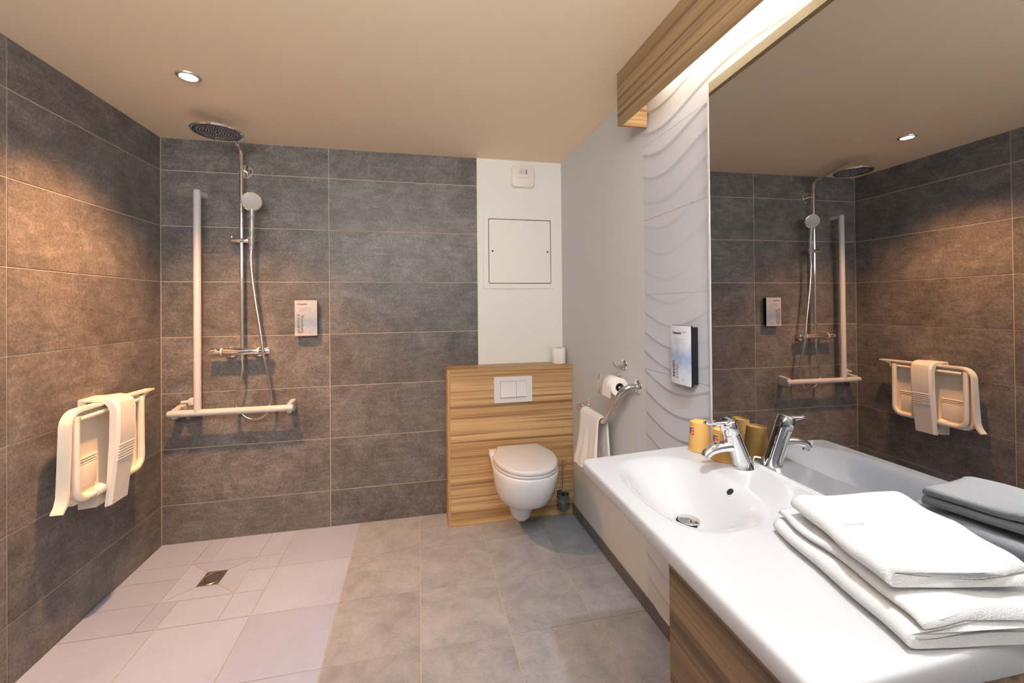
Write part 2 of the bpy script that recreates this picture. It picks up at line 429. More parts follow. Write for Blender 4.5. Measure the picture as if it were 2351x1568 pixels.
# --- wall panel of wave-relief tiles behind the vanity
WY = -1.145
wp = struct(obj('trim_1', BOX(WX - 0.003, WX, YB + 0.4, WY, 0.066, H), 'grout'))
def wave_h(y, z):
    s = (WY - y)
    ph = (z + 0.050 * math.cos((s - 0.19) * 2 * PI / 0.95) - 0.014 * math.sin(s * 9 + z * 2.1)) / 0.098 + 0.22 * math.sin(z * 5.3 + s * 2.0)
    f = ph - math.floor(ph)
    saw = (1 - f) ** 1.5 if f > 0.12 else smooth(f / 0.12) * (0.88 ** 1.5)
    amp = 0.65 + 0.35 * math.sin(z * 6.1 + s * 4.0 + 1.0)
    return 0.0068 * saw * amp
def wave_tile(y0, y1, z0, z1, ny, nz):
    bm = bmesh.new(); cy, cz = (y0 + y1) / 2, (z0 + z1) / 2
    g = [[bm.verts.new((-0.0012 - wave_h(y0 + (y1 - y0) * i / ny, z0 + (z1 - z0) * k / nz), y0 + (y1 - y0) * i / ny - cy, z0 + (z1 - z0) * k / nz - cz)) for i in range(ny + 1)] for k in range(nz + 1)]
    for k in range(nz):
        for i in range(ny): bm.faces.new((g[k][i], g[k][i + 1], g[k + 1][i + 1], g[k + 1][i]))
    # side skirts back to the wall
    rim = g[0] + [g[k][-1] for k in range(1, nz + 1)] + list(reversed(g[-1][:-1])) + [g[k][0] for k in range(nz - 1, 0, -1)]
    low = [bm.verts.new((0.002, v.co.y, v.co.z)) for v in rim]
    for i in range(len(rim)):
        j = (i + 1) % len(rim); bm.faces.new((rim[i], rim[j], low[j], low[i]))
    return obj('wave_tile', bm, 'wave_ceramic', wp, (WX - 0.003, cy, cz), sharp=1.2)
ZW = [0.067, 0.435, 0.767, 1.099, 1.431, 1.763, 2.095, H]
for z0, z1 in zip(ZW, ZW[1:]):
    wave_tile(WY, WY - 0.70, z0 + 0.0006, z1 - 0.0006, 120, 90)
    wave_tile(WY - 0.7012, WY - 1.90, z0 + 0.0006, z1 - 0.0006, 80, 60)

# ================================================================== LAMPS
def downlight(loc, label, watts, colr, spot=130, tilt=0.0):
    t = thing('ceiling_downlight', label, 'light', loc, 0, 'recessed ceiling downlights')
    obj('trim_ring', LATHE([(0.033, -0.001), (0.034, -0.006), (0.040, -0.008), (0.047, -0.004), (0.048, 0.0), (0.033, 0.0)], 40), 'lamp_ring', t)
    obj('lens', LATHE([(0.0, -0.0045), (0.034, -0.0035), (0.034, -0.001), (0.0, -0.001)], 32), 'lamp_lens', t)
    ld = bpy.data.lights.new('downlight_beam', 'SPOT'); ld.energy = watts; ld.color = colr
    ld.spot_size = math.radians(spot); ld.spot_blend = 1.0; ld.shadow_soft_size = 0.035
    l = bpy.data.objects.new('downlight_beam', ld); COL.objects.link(l); l.parent = t; l.location = (0, 0, -0.03); l.rotation_euler = (0, tilt, 0)
    return t
downlight((0.508, -0.784, H), 'small round recessed ceiling downlight glowing above the shower', SHOWER_W, SHOWER_C, 112, math.radians(2))
downlight((1.91, -2.47, H), 'small round recessed ceiling downlight in front of the vanity', ENTRY_W, ENTRY_C)

# pelmet with batten above the mirror
PX, PY0, PY1, PZ = 2.338, -1.172, -3.0, 2.170
pel = thing('light_pelmet', 'striped wooden light pelmet hanging from the ceiling above the mirror', 'pelmet', (PX, PY0, PZ))
obj('fascia', BOX(0, 0.016, PY1 - PY0, 0, 0.0, H - PZ - 0.001), 'wood_pelmet_shaded', pel)
obj('inner_glow_sheet', BOX(0.0162, 0.0175, PY1 - PY0 + 0.017, -0.017, 0.0005, H - PZ - 0.002), 'wood_glow', pel)  # added pale sheet, coloured as the batten-lit inside of the fascia
obj('edge_band', BOX(0.0, 0.016, PY1 - PY0, 0, -0.0012, 0.0), 'wood_edge', pel)
obj('end_panel', BOX(0.016, WX - 0.0095 - PX, -0.016, 0, 0.0, H - PZ - 0.001), 'wood_x', pel)
obj('end_panel', BOX(0.016, WX - 0.0095 - PX, PY1 - PY0, PY1 - PY0 + 0.016, 0.0, H - PZ - 0.001), 'wood_x', pel)
bat = thing('lamp_batten', 'glowing white strip lamp hidden inside the wooden pelmet', 'lamp', (2.392, -1.98, H))
obj('housing', BOX(-0.016, 0.016, -0.64, 0.64, -0.018, -0.0005, bev=0.002), 'metal_white', bat)
obj('diffuser', BOX(-0.014, 0.014, -0.63, 0.63, -0.040, -0.0185, bev=0.006), 'batten_lens', bat)

# ================================================================== TOILET CORNER
BX0, BX1, BY, BZ = 1.654, WX, -0.189, 0.988
cb = thing('cistern_box', 'striped wood laminate casing behind the toilet, waist high', 'casing', ((BX0 + BX1) / 2, BY / 2, 0))
hw = (BX1 - BX0) / 2
obj('front_panel', BOX(-hw + 0.016, hw - 0.001, BY / 2, BY / 2 + 0.018, 0, BZ - 0.018), 'wood_x', cb)
obj('side_panel', BOX(-hw, -hw + 0.0155, BY / 2, -BY / 2 - 0.001, 0, BZ - 0.0005), 'wood_y', cb)
obj('top_panel', BOX(-hw + 0.0158, hw - 0.001, BY / 2, -BY / 2 - 0.001, BZ - 0.0178, BZ), 'wood_x', cb)
obj('edge_strip', BOX(-hw - 0.0006, -hw + 0.0155, BY / 2 - 0.0008, BY / 2, 0, BZ), 'wood_edge', cb)

fp = thing('flush_plate', 'white rectangular dual flush plate on the wooden casing', 'flush plate', (2.075, BY, 0.846))
bm = bmesh.new(); prism(bm, rrect(0.252, 0.166, 0.006), lambda u, v, d: (u, d, v), -0.009, 0.0)
obj('plate', bm, 'satin_white', fp)
obj('button_gap', BOX(-0.086, 0.088, -0.0096, -0.009, -0.054, 0.054), 'seam_grey', fp)
for a, b in ((-0.0845, 0.0185), (0.0205, 0.0865)):
    bm = bmesh.new()
    prof = [(-0.0095, -0.0525), (-0.017, -0.047), (-0.0165, -0.035), (-0.0125, -0.028), (-0.012, 0.052), (-0.0095, 0.0525)]
    prism(bm, prof, lambda u, v, d: (d, u, v), a, b)
    obj('button', bm, 'satin_white', fp)

# wall-hung toilet; u = x, v = distance from the casing
def egg(hwb, hwm, vm, vf, n=22, v0=0.0, nexp=2.2):
    out = [(hwb, v0)]
    for k in range(1, 5):
        t = k / 5; out.append((hwb + (hwm - hwb) * smooth(t), v0 + (vm - v0) * t))
    for k in range(n + 1):
        a = PI * k / n
        c, s = math.cos(a), math.sin(a)
        out.append((hwm * math.copysign(abs(c) ** (2 / nexp), c), vm + (vf - vm) * abs(s) ** (2 / nexp)))
    for k in range(4, 0, -1):
        t = k / 5; out.append((-(hwb + (hwm - hwb) * smooth(t)), v0 + (vm - v0) * t))
    out.append((-hwb, v0)); return out
TX = 2.087
toi = thing('toilet', 'white wall hung toilet with closed lid on the wooden casing', 'toilet', (TX, BY - 0.0004, 0.08))
def V3(u, v, z): return (u, -v, z - 0.08)
rings = [
    (0.080, 0.024, 0.028, 0.10, 0.165, 0.05), (0.086, 0.042, 0.046, 0.11, 0.195, 0.02), (0.11, 0.058, 0.062, 0.12, 0.220, 0.0),
    (0.16, 0.072, 0.078, 0.12, 0.240, 0.0), (0.20, 0.086, 0.096, 0.13, 0.275, 0.0), (0.225, 0.100, 0.125, 0.15, 0.345, 0.0),
    (0.26, 0.125, 0.155, 0.18, 0.415, 0.0), (0.31, 0.140, 0.170, 0.20, 0.455, 0.0), (0.36, 0.155, 0.180, 0.22, 0.480, 0.0),
    (0.41, 0.170, 0.186, 0.24, 0.495, 0.0), (0.445, 0.178, 0.188, 0.245, 0.500, 0.0), (0.452, 0.178, 0.186, 0.245, 0.498, 0.0), (0.455, 0.175, 0.182, 0.245, 0.494, 0.0)]
bm = bmesh.new()
ring_loft(bm, [[V3(u, v, z) for u, v in egg(b, m, vm, vf, v0=v0)] for z, b, m, vm, vf, v0 in rings])
obj('bowl', bm, 'ceramic', toi, sharp=1.1)
# back ledge of the ceramic under the hinge
obj('hinge_ledge', BOX(-0.178, 0.178, -0.075, -0.0005, 0.355, 0.393, bev=0.006), 'ceramic', toi)
def slab(name, z0, z1, hwm, vf, vb, mat, tilt=0.0, rnd=0.006, hwb=None):
    bm = bmesh.new()
    rr = []
    for z, ins in ((z0, 0.002), (z0 + 0.002, 0.0), (z1 - rnd, 0.0), (z1 - rnd * 0.3, rnd * 0.4), (z1, rnd * 1.3)):
        pts = egg((hwb or hwm * 0.80) - ins, hwm - ins, 0.235, vf - ins, v0=vb + ins)
        rr.append([V3(u, v, z + tilt * (vf - v)) for u, v in pts])
    ring_loft(bm, rr)
    return obj(name, bm, mat, toi, sharp=1.0)
slab('seat', 0.4575, 0.474, 0.187, 0.500, 0.062, 'lid_plastic', 0.0, 0.003)
slab('lid', 0.4765, 0.501, 0.186, 0.502, 0.050, 'lid_plastic', 0.012, 0.011, hwb=0.135)
for s in (-1, 1):
    obj('hinge', LATHE([(0.0, -0.02), (0.011, -0.02), (0.011, 0.02), (0.0, 0.02)], 16, (s * 0.09, -0.045, 0.408), (1, 0, 0)), 'chrome_satin', toi)

# brush
tb = thing('toilet_brush_holder', 'smoked cup toilet brush holder on a dark bracket beside the toilet', 'brush holder', (2.393, BY, 0.05))
obj('wall_plate', BOX(-0.038, 0.004, -0.010, -0.0005, 0.065, 0.125, bev=0.004), 'chrome', tb)
obj('bracket_arm', TUBE([(-0.016, -0.006, 0.085), (-0.012, -0.022, 0.078), (0.0, -0.032, 0.072)], 0.007, 12), 'black_plastic', tb)
obj('ring', LATHE([(0.037, 0.066), (0.041, 0.066), (0.041, 0.076), (0.037, 0.076), (0.037, 0.066)], 36, (0, -0.052, 0)), 'steel_brushed', tb)
obj('cup', LATHE([(0.0, 0.0), (0.022, 0.003), (0.031, 0.014), (0.0355, 0.032), (0.0365, 0.066), (0.0365, 0.100), (0.039, 0.103), (0.0395, 0.109), (0.034, 0.109), (0.033, 0.06), (0.029, 0.02), (0.0, 0.012)], 36, (0, -0.052, 0)), 'smoked_glass', tb)
br = thing('toilet_brush', 'slim steel toilet brush handle standing in the smoked cup', 'brush', (2.393, BY - 0.052, 0.068))
obj('handle', TUBE([(0, 0, 0.05), (0.002, 0, 0.2), (0.006, 0.004, 0.318), (0.006, 0.004, 0.322)], [0.0058, 0.0058, 0.0062, 0.004], 14), 'chrome_satin', br)
obj('bristle_head', LATHE([(0.0, 0.0), (0.022, 0.002), (0.025, 0.02), (0.024, 0.06), (0.012, 0.07), (0.0, 0.07)], 20), 'black_plastic', br)

def paper_roll(loc, label, axis, r=0.05, L=0.098, group='toilet paper rolls'):
    t = thing('toilet_paper_roll', label, 'toilet paper', loc, 0, group)
    obj('paper', LATHE([(0.0215, 0.0005), (r - 0.002, 0.0), (r, 0.003), (r, L - 0.003), (r - 0.002, L), (0.0215, L - 0.0005), (0.0215, 0.0005)], 40, (0, 0, 0), axis), 'tissue', t)
    obj('core', LATHE([(0.0195, 0.001), (0.0213, 0.001), (0.0213, L - 0.001), (0.0195, L - 0.001), (0.0195, 0.001)], 24, (0, 0, 0), axis), 'cardboard', t)
    return t
paper_roll((2.424, -0.078, BZ), 'full white toilet roll standing on the wooden casing', (0, 0, 1), 0.0485, 0.105)

# smoke alarm and access hatch on the plain strip of wall
al = thing('smoke_alarm', 'square off-white smoke alarm with rounded corners high on wall', 'smoke alarm', (2.196, 0.004, 2.283))
bm = bmesh.new()
def pillow(w_, h_, r_, d):  # slightly bulging sides
    return [(u * (1 + 0.05 * math.cos(v / h_ * PI)), d, v * (1 + 0.05 * math.cos(u / w_ * PI))) for u, v in rrect(w_, h_, r_, 8)]
ring_loft(bm, [pillow(0.160, 0.146, 0.022, 0), pillow(0.160, 0.146, 0.022, -0.022), pillow(0.152, 0.138, 0.022, -0.032), pillow(0.142, 0.128, 0.02, -0.035)])
obj('housing', bm, 'white_plastic', al)
bm = bmesh.new(); box(bm, -0.05, 0.05, -0.0375, -0.0345, -0.01, 0.052, bev=0.002); obj('grille_frame', bm, 'white_plastic', al)
obj('window', BOX(-0.028, 0.026, -0.0385, -0.0373, 0.012, 0.046), 'paint', al)
obj('window_shadow_edge', BOX(0.020, 0.026, -0.0392, -0.0384, 0.012, 0.046), 'seam_grey', al)

ap = thing('access_hatch', 'square cream service hatch with thin frame set in wall', 'hatch', (2.1755, 0.004, 1.764))
bm = bmesh.new()
def frame_ring(bm, ow, oh, iw, ih, r, d0, d1, fn):
    O = rrect(ow, oh, r); I = rrect(iw, ih, r)
    n = len(O)
    vo0 = [bm.verts.new(fn(u, v, d0)) for u, v in O]; vo1 = [bm.verts.new(fn(u, v, d1)) for u, v in O]
    vi0 = [bm.verts.new(fn(u, v, d0)) for u, v in I]; vi1 = [bm.verts.new(fn(u, v, d1)) for u, v in I]
    for i in range(n):
        j = (i + 1) % n
        bm.faces.new((vo0[i], vo0[j], vo1[j], vo1[i])); bm.faces.new((vo1[i], vo1[j], vi1[j], vi1[i]))
        bm.faces.new((vi1[i], vi1[j], vi0[j], vi0[i])); bm.faces.new((vi0[i], vi0[j], vo0[j], vo0[i]))
frame_ring(bm, 0.516, 0.518, 0.448, 0.448, 0.008, -0.0005, -0.010, lambda u, v, d: (u, d, v))
obj('frame', bm, 'metal_white', ap)
obj('gap', BOX(-0.226, 0.226, -0.0012, -0.0006, -0.226, 0.226), 'seam_grey', ap)
bm = bmesh.new(); prism(bm, rrect(0.4370, 0.4370, 0.008), lambda u, v, d: (u, d, v), -0.0085, -0.0013)
dr = obj('door', bm, 'metal_white', ap)
for u in (-0.195, 0.199):
    obj('lock', LATHE([(0.0, -0.0006), (0.0062, -0.0006), (0.0062, 0.001), (0.0, 0.001)], 16, (u, -0.0090, 0), (0, 1, 0)), 'dark_hole', dr)

# ================================================================== RIGHT WALL FITTINGS
hk = thing('robe_hook', 'small chrome wall hook with round base above the paper holder', 'hook', (WX, -0.941, 1.09))
obj('base_plate', LATHE([(0.0, 0.0), (0.030, 0.0), (0.030, 0.004), (0.026, 0.009), (0.016, 0.012), (0.0, 0.012)], 32, (-0.001, 0, 0), (-1, 0, 0)), 'chrome', hk)
obj('peg', LATHE([(0.0, 0.010), (0.016, 0.010), (0.008, 0.042), (0.007, 0.058), (0.0, 0.058)], 24, (0, 0, 0), (-1, 0, 0.05)), 'chrome', hk)
obj('cross_pin', TUBE([(-0.056, -0.022, -0.008), (-0.056, 0.022, 0.012)], 0.0045, 12), 'chrome', hk)

ph = thing('toilet_paper_holder', 'chrome toilet paper holder with cover flap on the painted wall', 'paper holder', (WX, -0.90, 0.985))
obj('base_plate', LATHE([(0.0, 0.0), (0.028, 0.0), (0.028, 0.004), (0.022, 0.009), (0.0, 0.011)], 32, (-0.001, 0.02, 0.02), (-1, 0, 0)), 'chrome', ph)
obj('arm', TUBE(catmull([(-0.008, 0.02, 0.02), (-0.045, 0.02, 0.02), (-0.058, 0.012, 0.012), (-0.06, -0.005, 0.005), (-0.06, -0.095, 0.004)], 6), 0.006, 12), 'chrome', ph)
bm = bmesh.new()
box(bm, -0.118, -0.018, 0.004, 0.026, 0.052, 0.055, bev=0.001); box(bm, -0.118, -0.115, 0.004, 0.026, -0.045, 0.055, bev=0.001); box(bm, -0.062, -0.056, 0.008, 0.022, 0.02, 0.052)
obj('cover_flap', bm, 'chrome', ph)
rl = paper_roll((WX - 0.060, -0.999, 0.989), 'part used white toilet roll on the chrome wall holder', (0, 1, 0.0), 0.0455, 0.098)
bm = bmesh.new()
sheet = [(-0.046, 0.0), (-0.0475, -0.035), (-0.049, -0.06)]
prism(bm, [(-0.047, 0.004), (-0.0462, 0.004), (-0.0475, -0.05), (-0.0483, -0.05)], lambda u, v, d: (u, d, v), 0.002, 0.096)
obj('loose_sheet', bm, 'tissue', rl)

gr = thing('angled_grab_rail', 'bent chrome grab rail rising towards the mirror on painted wall', 'grab rail', (WX, -0.80, 0.77))
path = [(0.0, 0.327, 0.015), (-0.045, 0.327, 0.014), (-0.075, 0.300, 0.014), (-0.082, 0.25, 0.014), (-0.082, 0.05, 0.014), (-0.082, -0.055, 0.018), (-0.082, -0.105, 0.055), (-0.082, -0.205, 0.155), (-0.078, -0.245, 0.200), (-0.058, -0.266, 0.226), (-0.030, -0.270, 0.232), (0.0, -0.270, 0.233)]
obj('rail', TUBE(catmull(path, 8), 0.0155, 18), 'chrome_satin', gr)
for yy, zz in ((0.327, 0.015), (-0.270, 0.233)):
    obj('flange', LATHE([(0.0, 0.0), (0.036, 0.0), (0.036, 0.004), (0.033, 0.008), (0.022, 0.012), (0.017, 0.013), (0.0, 0.013)], 36, (-0.0005, yy, zz), (-1, 0, 0)), 'chrome', gr)

# hand towel over the rail
def cloth_over_bar():
    bm = bmesh.new()
    y0, y1 = -0.845, -0.615
    ny, th = 26, 0.010
    cx, cz, rr = WX - 0.082, 0.784, 0.0205
    prof = []
    for k in range(14): prof.append(('f', k / 13))
    for k in range(1, 9): prof.append(('t', k / 9))
    for k in range(11): prof.append(('b', k / 10))
    def point(i, kind, t, off):
        s = i / ny; y = y0 + (y1 - y0) * s
        wob = 0.006 * math.sin(s * 11.0) + 0.004 * math.sin(s * 23 + 1)
        if kind == 'f':
            d = 1 - t; z = cz - d * 0.285; spread = 0.13 * d * d * (s - 0.25)
            band = 0.0022 * math.sin(d * 330) * (1 if 0.78 < d < 0.93 else 0.0)
            return Vector((cx - rr - off - d * 0.022 - wob * d * 1.6 - band, y + spread, z))
        if kind == 't':
            a = PI * (1 - t)
            return Vector((cx + (rr + off) * math.cos(a), y, cz + (rr + off) * math.sin(a)))
        d = t; z = cz - d * 0.27
        return Vector((cx + rr + off + d * 0.004 - wob * d * 0.5, y - 0.03 * d * (1 - s), z))
    sheets = []
    for off in (0.0, th):
        sheets.append([[bm.verts.new(point(i, k, t, off)) for i in range(ny + 1)] for k, t in prof])
    n = len(prof)
    for q in range(2):
        for k in range(n - 1):
            for i in range(ny):
                bm.faces.new((sheets[q][k][i], sheets[q][k][i + 1], sheets[q][k + 1][i + 1], sheets[q][k + 1][i]))
    for k in range(n - 1):
        for i in (0, ny): bm.faces.new((sheets[0][k][i], sheets[0][k + 1][i], sheets[1][k + 1][i], sheets[1][k][i]))
    for i in range(ny):
        for k in (0, n - 1): bm.faces.new((sheets[0][k][i], sheets[0][k][i + 1], sheets[1][k][i + 1], sheets[1][k][i]))
    bmesh.ops.translate(bm, vec=(-cx, 0.725, -0.45), verts=bm.verts)
    return bm
ht = obj('hand_towel', cloth_over_bar(), 'terry_warm', None, (WX - 0.082, -0.725, 0.45), sharp=1.4)
tag(ht, 'white hand towel hanging over the bent chrome grab rail', 'towel')

# ================================================================== SHOWER
SX, SY = 0.451, -0.062
sc = thing('shower_column', 'chrome shower column with rain head and hose on the tiled wall', 'shower', (SX, 0, 1.10))
def S(x, y, z): return (x - SX, y, z - 1.10)
obj('riser_pipe', TUBE(catmull([S(SX, SY, 1.14), S(SX, SY, 1.5), S(SX, SY, 2.0), S(SX, SY, 2.29), S(SX, SY - 0.006, 2.318), S(SX, SY - 0.024, 2.334), S(SX, SY - 0.06, 2.345)], 6), 0.0108, 18), 'chrome', sc)
obj('shower_arm', TUBE(catmull([S(SX, SY - 0.06, 2.345), S(SX + 0.003, -0.24, 2.371), S(SX + 0.006, -0.345, 2.383), S(SX + 0.007, -0.375, 2.379), S(SX + 0.007, -0.387, 2.362), S(SX + 0.007, -0.388, 2.335)], 6), 0.0095, 18), 'chrome', sc)
wbk = obj('wall_bracket', LATHE([(0.0, 0.0), (0.043, 0.0), (0.043, 0.004), (0.038, 0.010), (0.0, 0.012)], 40, S(SX + 0.002, -0.0005, 2.222), (0, -1, 0)), 'chrome', sc)
obj('bracket_pin', TUBE([S(SX, -0.010, 2.222), S(SX, SY, 2.222)], 0.0075, 14), 'chrome', wbk)
obj('clamp', LATHE([(0.0, -0.02), (0.0135, -0.02), (0.0135, 0.02), (0.0, 0.02)], 20, S(SX, SY, 2.222)), 'chrome', wbk)
hc = S(SX + 0.007, -0.388, 2.312)
rh = obj('rain_head', LATHE([(0.110, -0.006), (0.117, -0.006), (0.121, -0.001), (0.121, 0.004), (0.115, 0.010), (0.08, 0.015), (0.025, 0.022), (0.016, 0.028), (0.016, 0.036), (0.0, 0.036)], 64, hc), 'chrome', sc)
obj('spray_plate', LATHE([(0.0, -0.0045), (0.110, -0.0045), (0.110, -0.002), (0.0, -0.002)], 64, hc), 'nozzle_plate', rh)
obj('face_ring', LATHE([(0.098, -0.0062), (0.101, -0.0062), (0.101, -0.0046), (0.098, -0.0046), (0.098, -0.0062)], 64, hc), 'chrome_satin', rh)
bm = bmesh.new()
for ring in range(1, 8):
    n = 6 * ring + 2
    for k in range(n):
        a = 2 * PI * k / n + ring * 0.4; r = 0.0128 * ring
        lathe(bm, [(0.0022, -0.0046), (0.0013, -0.0075), (0.0, -0.0075)], 6, (hc[0] + r * math.cos(a), hc[1] + r * math.sin(a), hc[2]))
nz = obj('nozzles', bm, 'nozzle_rubber', rh); nz['kind'] = 'stuff'
# thermostatic mixer
vz = 1.13
mv = obj('mixer_body', LATHE([(0.0, -0.098), (0.0195, -0.098), (0.0215, -0.09), (0.0235, 0.0), (0.0215, 0.09), (0.0195, 0.098), (0.0, 0.098)], 32, S(0.444, SY, vz), (1, 0, 0)), 'chrome', sc)
for s, x in ((-1, 0.344), (1, 0.544)):
    obj('collar', LATHE([(0.0, -0.004), (0.0222, -0.004), (0.0222, 0.004), (0.0, 0.004)], 32, S(x, SY, vz), (1, 0, 0)), 'white_enamel', mv)
    obj('knob', LATHE([(0.0, 0.004), (0.0205, 0.004), (0.0215, 0.02), (0.0215, 0.054), (0.019, 0.060), (0.0, 0.060)], 24, S(x, SY, vz), (s, 0, 0)), 'chrome', mv)
    obj('knob_stop', BOX(S(x + s * 0.03, 0, 0)[0] - 0.008, S(x + s * 0.03, 0, 0)[0] + 0.008, SY - 0.026, SY - 0.014, vz - 1.10 + 0.008, vz - 1.10 + 0.018, bev=0.003), 'chrome', mv)
for x in (0.374, 0.524):
    obj('rosette', LATHE([(0.0, 0.0), (0.034, 0.0), (0.034, 0.004), (0.028, 0.014), (0.019, 0.020), (0.017, 0.045), (0.0, 0.045)], 32, S(x, -0.0005, vz - 0.012), (0, -1, 0)), 'chrome', mv)
obj('outlet_nut', LATHE([(0.0, 0.0), (0.011, 0.0), (0.012, 0.012), (0.012, 0.032), (0.0, 0.032)], 18, S(0.452, SY - 0.005, vz - 0.020), (0, 0, -1)), 'chrome', mv)
obj('diverter', TUBE(catmull([S(0.386, SY + 0.004, vz + 0.018), S(0.39, SY + 0.002, vz + 0.030), S(0.402, SY, vz + 0.034), S(0.412, SY, vz + 0.022)], 4), 0.004, 10), 'chrome', mv)
hose = [(0.452, SY - 0.005, 1.085), (0.456, -0.07, 1.019), (0.441, -0.07, 0.942), (0.422, -0.072, 0.866), (0.427, -0.072, 0.801), (0.464, -0.072, 0.747), (0.512, -0.072, 0.724), (0.569, -0.074, 0.741), (0.601, -0.074, 0.804), (0.610, -0.076, 0.882), (0.594, -0.09, 1.013), (0.577, -0.098, 1.113), (0.560, -0.094, 1.249), (0.537, -0.092, 1.406), (0.518, -0.090, 1.562), (0.511, -0.090, 1.666), (0.513, -0.091, 1.728)]
obj('hose', TUBE(catmull([S(*p) for p in hose], 8), 0.0075, 12), 'chrome_satin', sc)
sl = obj('slider', LATHE([(0.0, -0.048), (0.0135, -0.048), (0.0145, -0.045), (0.0145, 0.040), (0.012, 0.046), (0.0, 0.046)], 24, S(0.449, SY - 0.006, 1.79), (1, 0, 0)), 'chrome', sc)
obj('slider_lever', BOX(S(0.401, 0, 0)[0], S(0.404, 0, 0)[0], SY - 0.012, SY - 0.001, 0.695, 0.728, bev=0.001), 'chrome', sl)
obj('cradle', LATHE([(0.0, -0.02), (0.0165, -0.02), (0.0175, 0.018), (0.0, 0.018)], 20, S(0.513, -0.090, 1.79), (0.02, -0.08, 1)), 'chrome', sl)
hs = thing('hand_shower', 'round hand shower resting in the slider of the shower column', 'hand shower', (0.514, -0.090, 1.74))
def HS(x, y, z): return (x - 0.514, y + 0.090, z - 1.74)
obj('handle', TUBE(catmull([HS(0.513, -0.090, 1.73), HS(0.516, -0.093, 1.79), HS(0.519, -0.098, 1.86), HS(0.522, -0.105, 1.93), HS(0.524, -0.110, 1.972)], 6), [0.0105] * 4 + [0.0112] * 6 + [0.0125] * 8 + [0.0145] * 7, 16), 'chrome', hs)
nrm = Vector((0.30, -0.90, -0.28)).normalized()
hd = obj('head', LATHE([(0.0, -0.022), (0.025, -0.020), (0.045, -0.010), (0.0545, 0.0), (0.0545, 0.006), (0.050, 0.009), (0.0, 0.009)], 48, HS(0.526, -0.122, 2.013), nrm), 'chrome', hs)
obj('spray_face', LATHE([(0.0, 0.0115), (0.046, 0.0115), (0.050, 0.0092), (0.0, 0.0092)], 48, HS(0.526, -0.122, 2.013), nrm), 'spray_plate', hd)
bm = bmesh.new(); a_, b_ = frame_for(nrm); c0 = Vector(HS(0.526, -0.122, 2.013))
for ring in range(1, 6):
    for k in range(6 * ring):
        a = 2 * PI * k / (6 * ring); r = 0.0085 * ring
        lathe(bm, [(0.0016, 0.0116), (0.001, 0.0132), (0.0, 0.0132)], 5, c0 + (a_ * math.cos(a) + b_ * math.sin(a)) * r, nrm)
nz = obj('nozzles', bm, 'nozzle_rubber', hd); nz['kind'] = 'stuff'

# L-shaped grab bar
gb = thing('shower_grab_bar', 'white L-shaped grab bar in the shower corner', 'grab bar', (0.228, 0, 0.784))
GY = -0.09
def GB(x, y, z): return (x - 0.228, y, z - 0.784)
obj('vertical_bar', TUBE([GB(0.228, GY, 0.79), GB(0.229, GY, 1.4), GB(0.230, GY, 2.066), GB(0.230, GY, 2.074), GB(0.230, GY, 2.077)], [0.0195, 0.0195, 0.0195, 0.017, 0.012], 22), 'white_enamel', gb)
obj('horizontal_bar', TUBE([GB(0.076, GY, 0.784), GB(0.079, GY, 0.784), GB(0.088, GY, 0.784), GB(0.70, GY, 0.784), GB(0.728, GY, 0.784), GB(0.737, GY, 0.784), GB(0.740, GY, 0.784)], [0.012, 0.017, 0.0195, 0.0195, 0.0195, 0.017, 0.012], 22), 'white_enamel', gb)
def mount(x, z, hx, hz):
    bm = bmesh.new()
    rr = [[GB(x + u, y, z + v) for u, v in rrect(2 * hx * s, 2 * hz * s, 0.008 * s)] for y, s in ((-0.001, 1.0), (-0.03, 1.0), (-0.055, 0.86), (GY, 0.8))]
    ring_loft(bm, rr); return obj('wall_mount', bm, 'white_enamel', gb)
mount(0.112, 0.784, 0.020, 0.036); mount(0.715, 0.784, 0.016, 0.036); mount(0.231, 2.062, 0.017, 0.016)
cl = obj('clamp', BOX(0.176 - 0.228, 0.212 - 0.228, -0.085, -0.045, 0.826 - 0.784, 0.868 - 0.784, bev=0.006), 'white_enamel', gb)
obj('clamp_lever', TUBE([GB(0.182, -0.066, 0.846), GB(0.165, -0.066, 0.846), GB(0.135, -0.066, 0.844)], [0.011, 0.0095, 0.0085], 12), 'white_enamel', cl)

# folding seat on the left wall
st = thing('folding_shower_seat', 'cream folding shower seat tipped up against the left wall', 'shower seat', (0, -0.575, 0.50))
def ST(x, y, z): return (x, y + 0.575, z - 0.50)
SZ0, SZ1, SYN, SYF = 0.572, 0.962, -0.820, -0.330
scy, scz, sw, sh = (SYN + SYF) / 2, (SZ0 + SZ1) / 2, SYF - SYN, SZ1 - SZ0
bm = bmesh.new()
def srr(wd, ht_, r, x, dz=0.0): return [ST(x, scy + u, scz + dz + v) for u, v in rrect(wd, ht_, r, 8)]
ring_loft(bm, [srr(sw, sh, 0.06, 0.062), srr(sw, sh, 0.06, 0.078), srr(sw - 0.008, sh - 0.008, 0.056, 0.084), srr(sw - 0.05, sh - 0.05, 0.042, 0.080), srr(sw - 0.075, sh - 0.075, 0.034, 0.070)], True, True)
obj('seat_shell', bm, 'seat_plastic', st, sharp=0.9)
